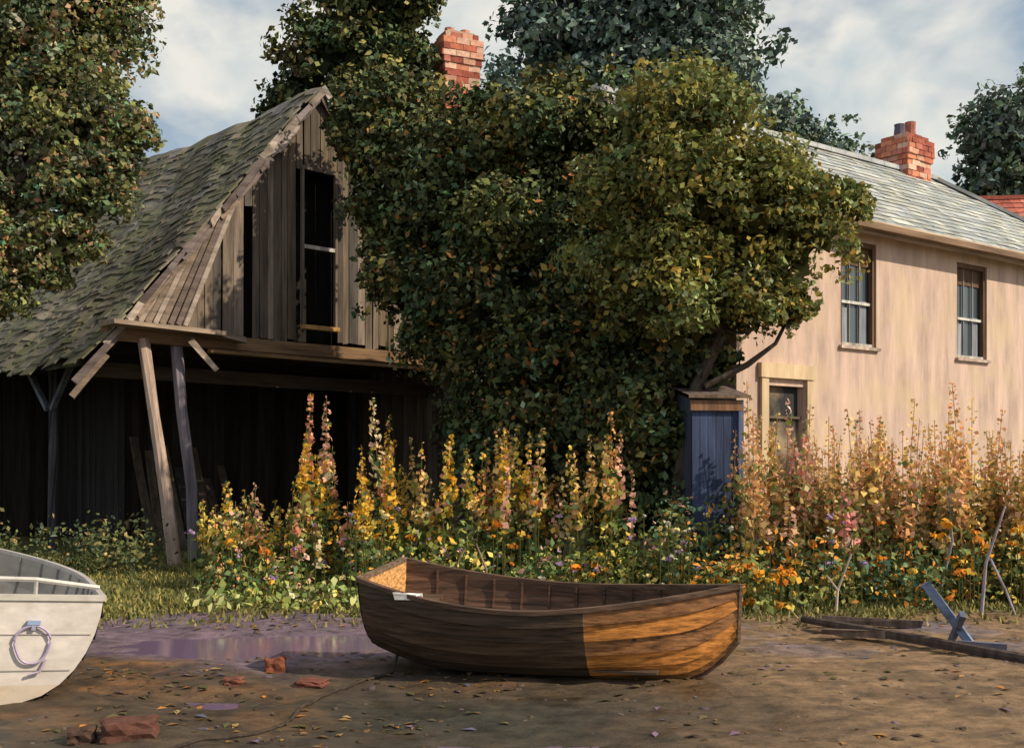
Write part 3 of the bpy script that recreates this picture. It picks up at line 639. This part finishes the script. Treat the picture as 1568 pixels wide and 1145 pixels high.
C=pal([(.18,.10,.045),(.32,.17,.06),(.07,.048,.03),(.09,.085,.035),(.44,.18,.045),(.19,.12,.18),(.12,.09,.05),(.08,.085,.04),(.10,.11,.17),(.38,.26,.11)],n,[3,1.7,4,3,.9,1.6,3,2.5,1,.8])*rng.uniform(.7,1.2,(n,1))
quads_obj('leaf_litter',Q,C,M_leaf)

# ------------------------------------------------------------ grass
def blades(X_,Y_,h,w_,C,name):
    n=len(X_); z=gh(X_,Y_); a_=rng.uniform(0,2*np.pi,n); dx,dy=np.cos(a_)*w_,np.sin(a_)*w_; lx,ly=rng.normal(0,.5,n)*h,rng.normal(0,.5,n)*h
    p0=np.stack([X_-dx,Y_-dy,z-.01],-1);p1=np.stack([X_+dx,Y_+dy,z-.01],-1);p2=np.stack([X_+lx+dx*.25,Y_+ly+dy*.25,z+h],-1);p3=np.stack([X_+lx-dx*.25,Y_+ly-dy*.25,z+h],-1)
    return quads_obj(name,np.stack([p0,p1,p2,p3],1),C,M_leaf)
n=60000; gx=rng.uniform(-9.5,9,n); gy=11.6+9.0*rng.random(n)**1.25
edge=12.3-.9*wob(gx,gy,1.7,.4)-.5*wob(gx,gy,3.3,2.4)+rng.normal(0,.45,n); k=gy>edge; gx,gy=gx[k],gy[k]; n=len(gx)
tuft=.5+.5*wob(gx,gy,4.5,1.1)
C=pal([(.16,.155,.045),(.25,.22,.065),(.11,.13,.045),(.33,.27,.10),(.20,.19,.08)],n,[3,3,2,1.5,1.5])*rng.uniform(.7,1.25,(n,1))*(.75+.5*(wob(gx,gy,.9,2)[:,None]*.5+.5))
blades(gx,gy,(.015+.06*rng.random(n))*(.5+1.0*tuft),.014+.010*rng.random(n),C,'grass')

# ------------------------------------------------------------ flower beds
def shrub_mass(name,items,palette,weights,leaf,accents,acc,dens=.8):
    Q=[];C=[]
    for (cx,cy,cz,r,rz) in items:
        nl=int(dens*12*r*rz/(leaf*leaf)*1.1); d=sph(nl)*rng.uniform(.35,1.15,(nl,1)); P=np.array([cx,cy,cz])+d*np.array([r,r*.8,rz]); P=P[P[:,2]>.02]; nl=len(P)
        base=pal(palette,1,weights)[0]; cc=base*rng.uniform(.6,1.4,(nl,1))*np.ones((nl,3)); mm=rng.random(nl)<.4; cc[mm]=pal(palette,mm.sum(),weights)
        am=rng.random(nl)<acc*rng.choice([.2,1,2.6]); cc[am]=pal(accents,1)[0]*rng.uniform(.7,1.2,(am.sum(),1)); 
        Q.append(leaves(P,leaf*rng.uniform(.5,1.4,nl),nb=np.array([0,-.4,.7]),bias=.7)); C.append(cc)
    return quads_obj(name,np.concatenate(Q),np.concatenate(C),M_leaf)
GP=[(.06,.10,.034),(.14,.19,.05),(.26,.29,.07),(.10,.17,.075),(.34,.34,.09),(.06,.07,.028)]
it=[]
for i in range(68):
    x_=random.uniform(-3.9,1.9); f=random.random(); y_=13.9+2.4*f; h=.20+.45*f+random.uniform(-.05,.12)
    if x_<-2.9: h*=.8
    it.append((x_,y_,h*.9,random.uniform(.24,.46),h))
shrub_mass('flower_border_foliage',it,GP,[1.5,3,2.3,2.2,1.5,1],.10,[(.78,.36,.05),(.80,.58,.11),(.70,.32,.15),(.70,.40,.32),(.80,.62,.18),(.34,.22,.38)],.13,dens=.7)
it=[]
for i in range(96):
    x_=random.uniform(1.9,8.3); f=random.random(); y_=12.9+2.5*f; h=.2+.48*f+random.uniform(-.05,.15)
    it.append((x_,y_,h*.9,random.uniform(.25,.48),h))
shrub_mass('flower_border_foliage',it,[(.08,.12,.045),(.17,.21,.065),(.10,.20,.13),(.26,.25,.08),(.36,.30,.10),(.13,.17,.06)],[2,3,2.4,1.6,1,2],.09,[(.80,.36,.03),(.78,.30,.06),(.80,.58,.11),(.68,.38,.28)],.16,dens=.7)
it=[(random.uniform(-3.8,3.8),13.05+random.uniform(-.5,.6),.1,random.uniform(.13,.34),random.uniform(.10,.25)) for _ in range(70)]
shrub_mass('cabbage_plants',it,[(.24,.28,.08),(.36,.37,.11),(.17,.23,.07),(.42,.43,.19)],[3,2,2,1],.11,[(.7,.5,.1),(.66,.6,.42)],.06,dens=.6)
it=[(random.uniform(-9,-5.6),17.0+random.uniform(-.8,.9),.3,random.uniform(.2,.4),random.uniform(.25,.65)) for _ in range(34)]
shrub_mass('weeds',it,[(.05,.07,.03),(.10,.12,.045),(.19,.18,.07),(.09,.13,.08)],[3,2,1,1],.08,[(.45,.32,.14)],.05,dens=.35)

def spikes(name,plants,flowc,weights,stemc,fl=.085,dn=34,leafc=GP,rad=.085,green=.2):
    Q=[];C=[]
    for (x_,y_,h,f0) in plants:
        lx,ly=random.gauss(0,.06)*h,random.gauss(0,.05)*h
        for a_ in (0,1.57):
            w_=.010; dx,dy=math.cos(a_)*w_,math.sin(a_)*w_
            Q.append(np.array([[[x_-dx,y_-dy,0],[x_+dx,y_+dy,0],[x_+lx+dx*.4,y_+ly+dy*.4,h],[x_+lx-dx*.4,y_+ly-dy*.4,h]]])); C.append(np.array([stemc]))
        nb=int(dn*h*random.uniform(.6,1.2)); t=f0+(1-f0)*rng.random(nb)**1.15; rr=rad*random.uniform(.7,1.3)*(1.12-t)/(1.12-f0)*1.1+.012
        d=sph(nb); P=np.stack([x_+lx*t,y_+ly*t,h*t],-1)+d*np.stack([rr,rr,rr*.6],-1)
        ba=pal(flowc,1,weights)[0]; cc=ba*rng.uniform(.7,1.25,(nb,1)); mm=rng.random(nb)<.25; cc[mm]=pal(flowc,mm.sum(),weights); gm=rng.random(nb)<green; cc[gm]=pal(leafc,gm.sum())
        Q.append(leaves(P,fl*(1.3-.8*(t-f0)/(1-f0))*rng.uniform(.6,1.2,nb),aspect=.85,nb=d+np.array([0,-.4,0]),bias=.8)); C.append(cc)
        nl=int(15*h); t=rng.uniform(.05,.7,nl); d=sph(nl); P=np.stack([x_+lx*t,y_+ly*t,h*t],-1)+d*np.array([.13,.13,.05])
        Q.append(leaves(P,rng.uniform(.07,.14,nl),aspect=.8,nb=np.array([0,-.2,.8]),bias=.7)); C.append(pal(leafc,nl)*rng.uniform(.7,1.2,(nl,1)))
    return quads_obj(name,np.concatenate(Q),np.concatenate(C),M_petal)
pl=[]
for i in range(84):
    x_=random.uniform(-3.1,1.6); pl.append((x_,random.uniform(14.7,16.3),random.uniform(1.2,2.2)+(.5 if random.random()<.35 else 0),random.uniform(.42,.62)))
for i in range(26): pl.append((random.uniform(-4.3,-2.6),random.uniform(14.6,16.2),random.uniform(.7,1.5),.45))
spikes('hollyhock_flowers',pl,[(.80,.56,.24),(.80,.40,.14),(.84,.50,.06),(.70,.30,.19),(.76,.44,.34),(.80,.68,.42),(.80,.60,.13)],[3,2.6,3,1.8,1.8,1.4,2.6],(.24,.22,.08),fl=.10,dn=38,rad=.072,green=.16)
pl=[]
for i in range(250):
    x_=random.uniform(3.0,8.8); pl.append((x_,random.uniform(13.7,15.5),random.uniform(1.2,2.3)+(.6*random.random() if random.random()<.4 else 0),random.uniform(.35,.55)))
spikes('dock_flowers',pl,[(.80,.50,.20),(.80,.42,.20),(.76,.48,.24),(.84,.58,.20),(.80,.50,.38),(.62,.34,.17),(.82,.64,.36)],[3,2.4,2.6,3,2.6,.8,2],(.48,.32,.18),fl=.09,dn=40,rad=.115,leafc=[(.36,.28,.10),(.22,.27,.09),(.46,.32,.14),(.17,.22,.08)],green=.16)
spikes('foxglove_flowers',[(3.95,14.6,2.6,.5),(4.05,14.7,2.3,.55),(3.85,14.5,2.0,.5),(4.3,13.6,1.4,.5)],[(.80,.34,.32),(.84,.62,.56),(.75,.24,.24)],[2,1.7,1],(.2,.17,.08),fl=.12)
def heads(name,pts,cols,r):
    Q=[];C=[]
    for (x_,y_,z_) in pts:
        s=r*random.uniform(.5,1.4); nb=9; d=sph(nb); P=np.array([x_,y_,z_])+d*s*np.array([1,1,.5])*rng.uniform(.3,1.3,(nb,1)); Q.append(leaves(P,s*1.3*rng.uniform(.6,1.2,nb),aspect=.7,nb=d+np.array([0,-.5,.5]),bias=1)); c_=pal(cols,1)[0]; C.append(c_*rng.uniform(.6,1.15,(nb,1)))
        Q.append(np.array([[[x_-.006,y_,0],[x_+.006,y_,0],[x_+.006,y_,z_],[x_-.006,y_,z_]]])); C.append(np.array([[.1,.12,.04]]))
    quads_obj(name,np.concatenate(Q),np.concatenate(C),M_petal)
pts=[]
for cx,cy,cz,n_ in ((3.15,12.8,.42,22),(5.9,13,.9,12),(4.8,13.1,.6,8),(-3.3,14.3,.45,6),(-1.9,14.2,.9,9),(0,14.3,.8,8),(6.6,12.9,.7,9),(1.0,14,.6,7),(5.2,13.0,.3,6)):
    for _ in range(n_): pts.append((cx+random.gauss(0,.28),cy+random.gauss(0,.15),max(.1,cz+random.gauss(0,.2))))
heads('marigold_flowers',pts,[(.80,.36,.03),(.80,.27,.03),(.80,.52,.08)],.06)
pts=[(random.uniform(-4,3),random.uniform(13.1,14.6),random.uniform(.2,1.2)) for _ in range(60)]+[(2.05+random.gauss(0,.12),13.6,.75+random.gauss(0,.2)) for _ in range(14)]+[(3.8+random.gauss(0,.2),13.0,.8+random.gauss(0,.2)) for _ in range(9)]
heads('daisy_flowers',pts,[(.74,.70,.55),(.74,.62,.26),(.74,.62,.26),(.42,.28,.50)],.04)
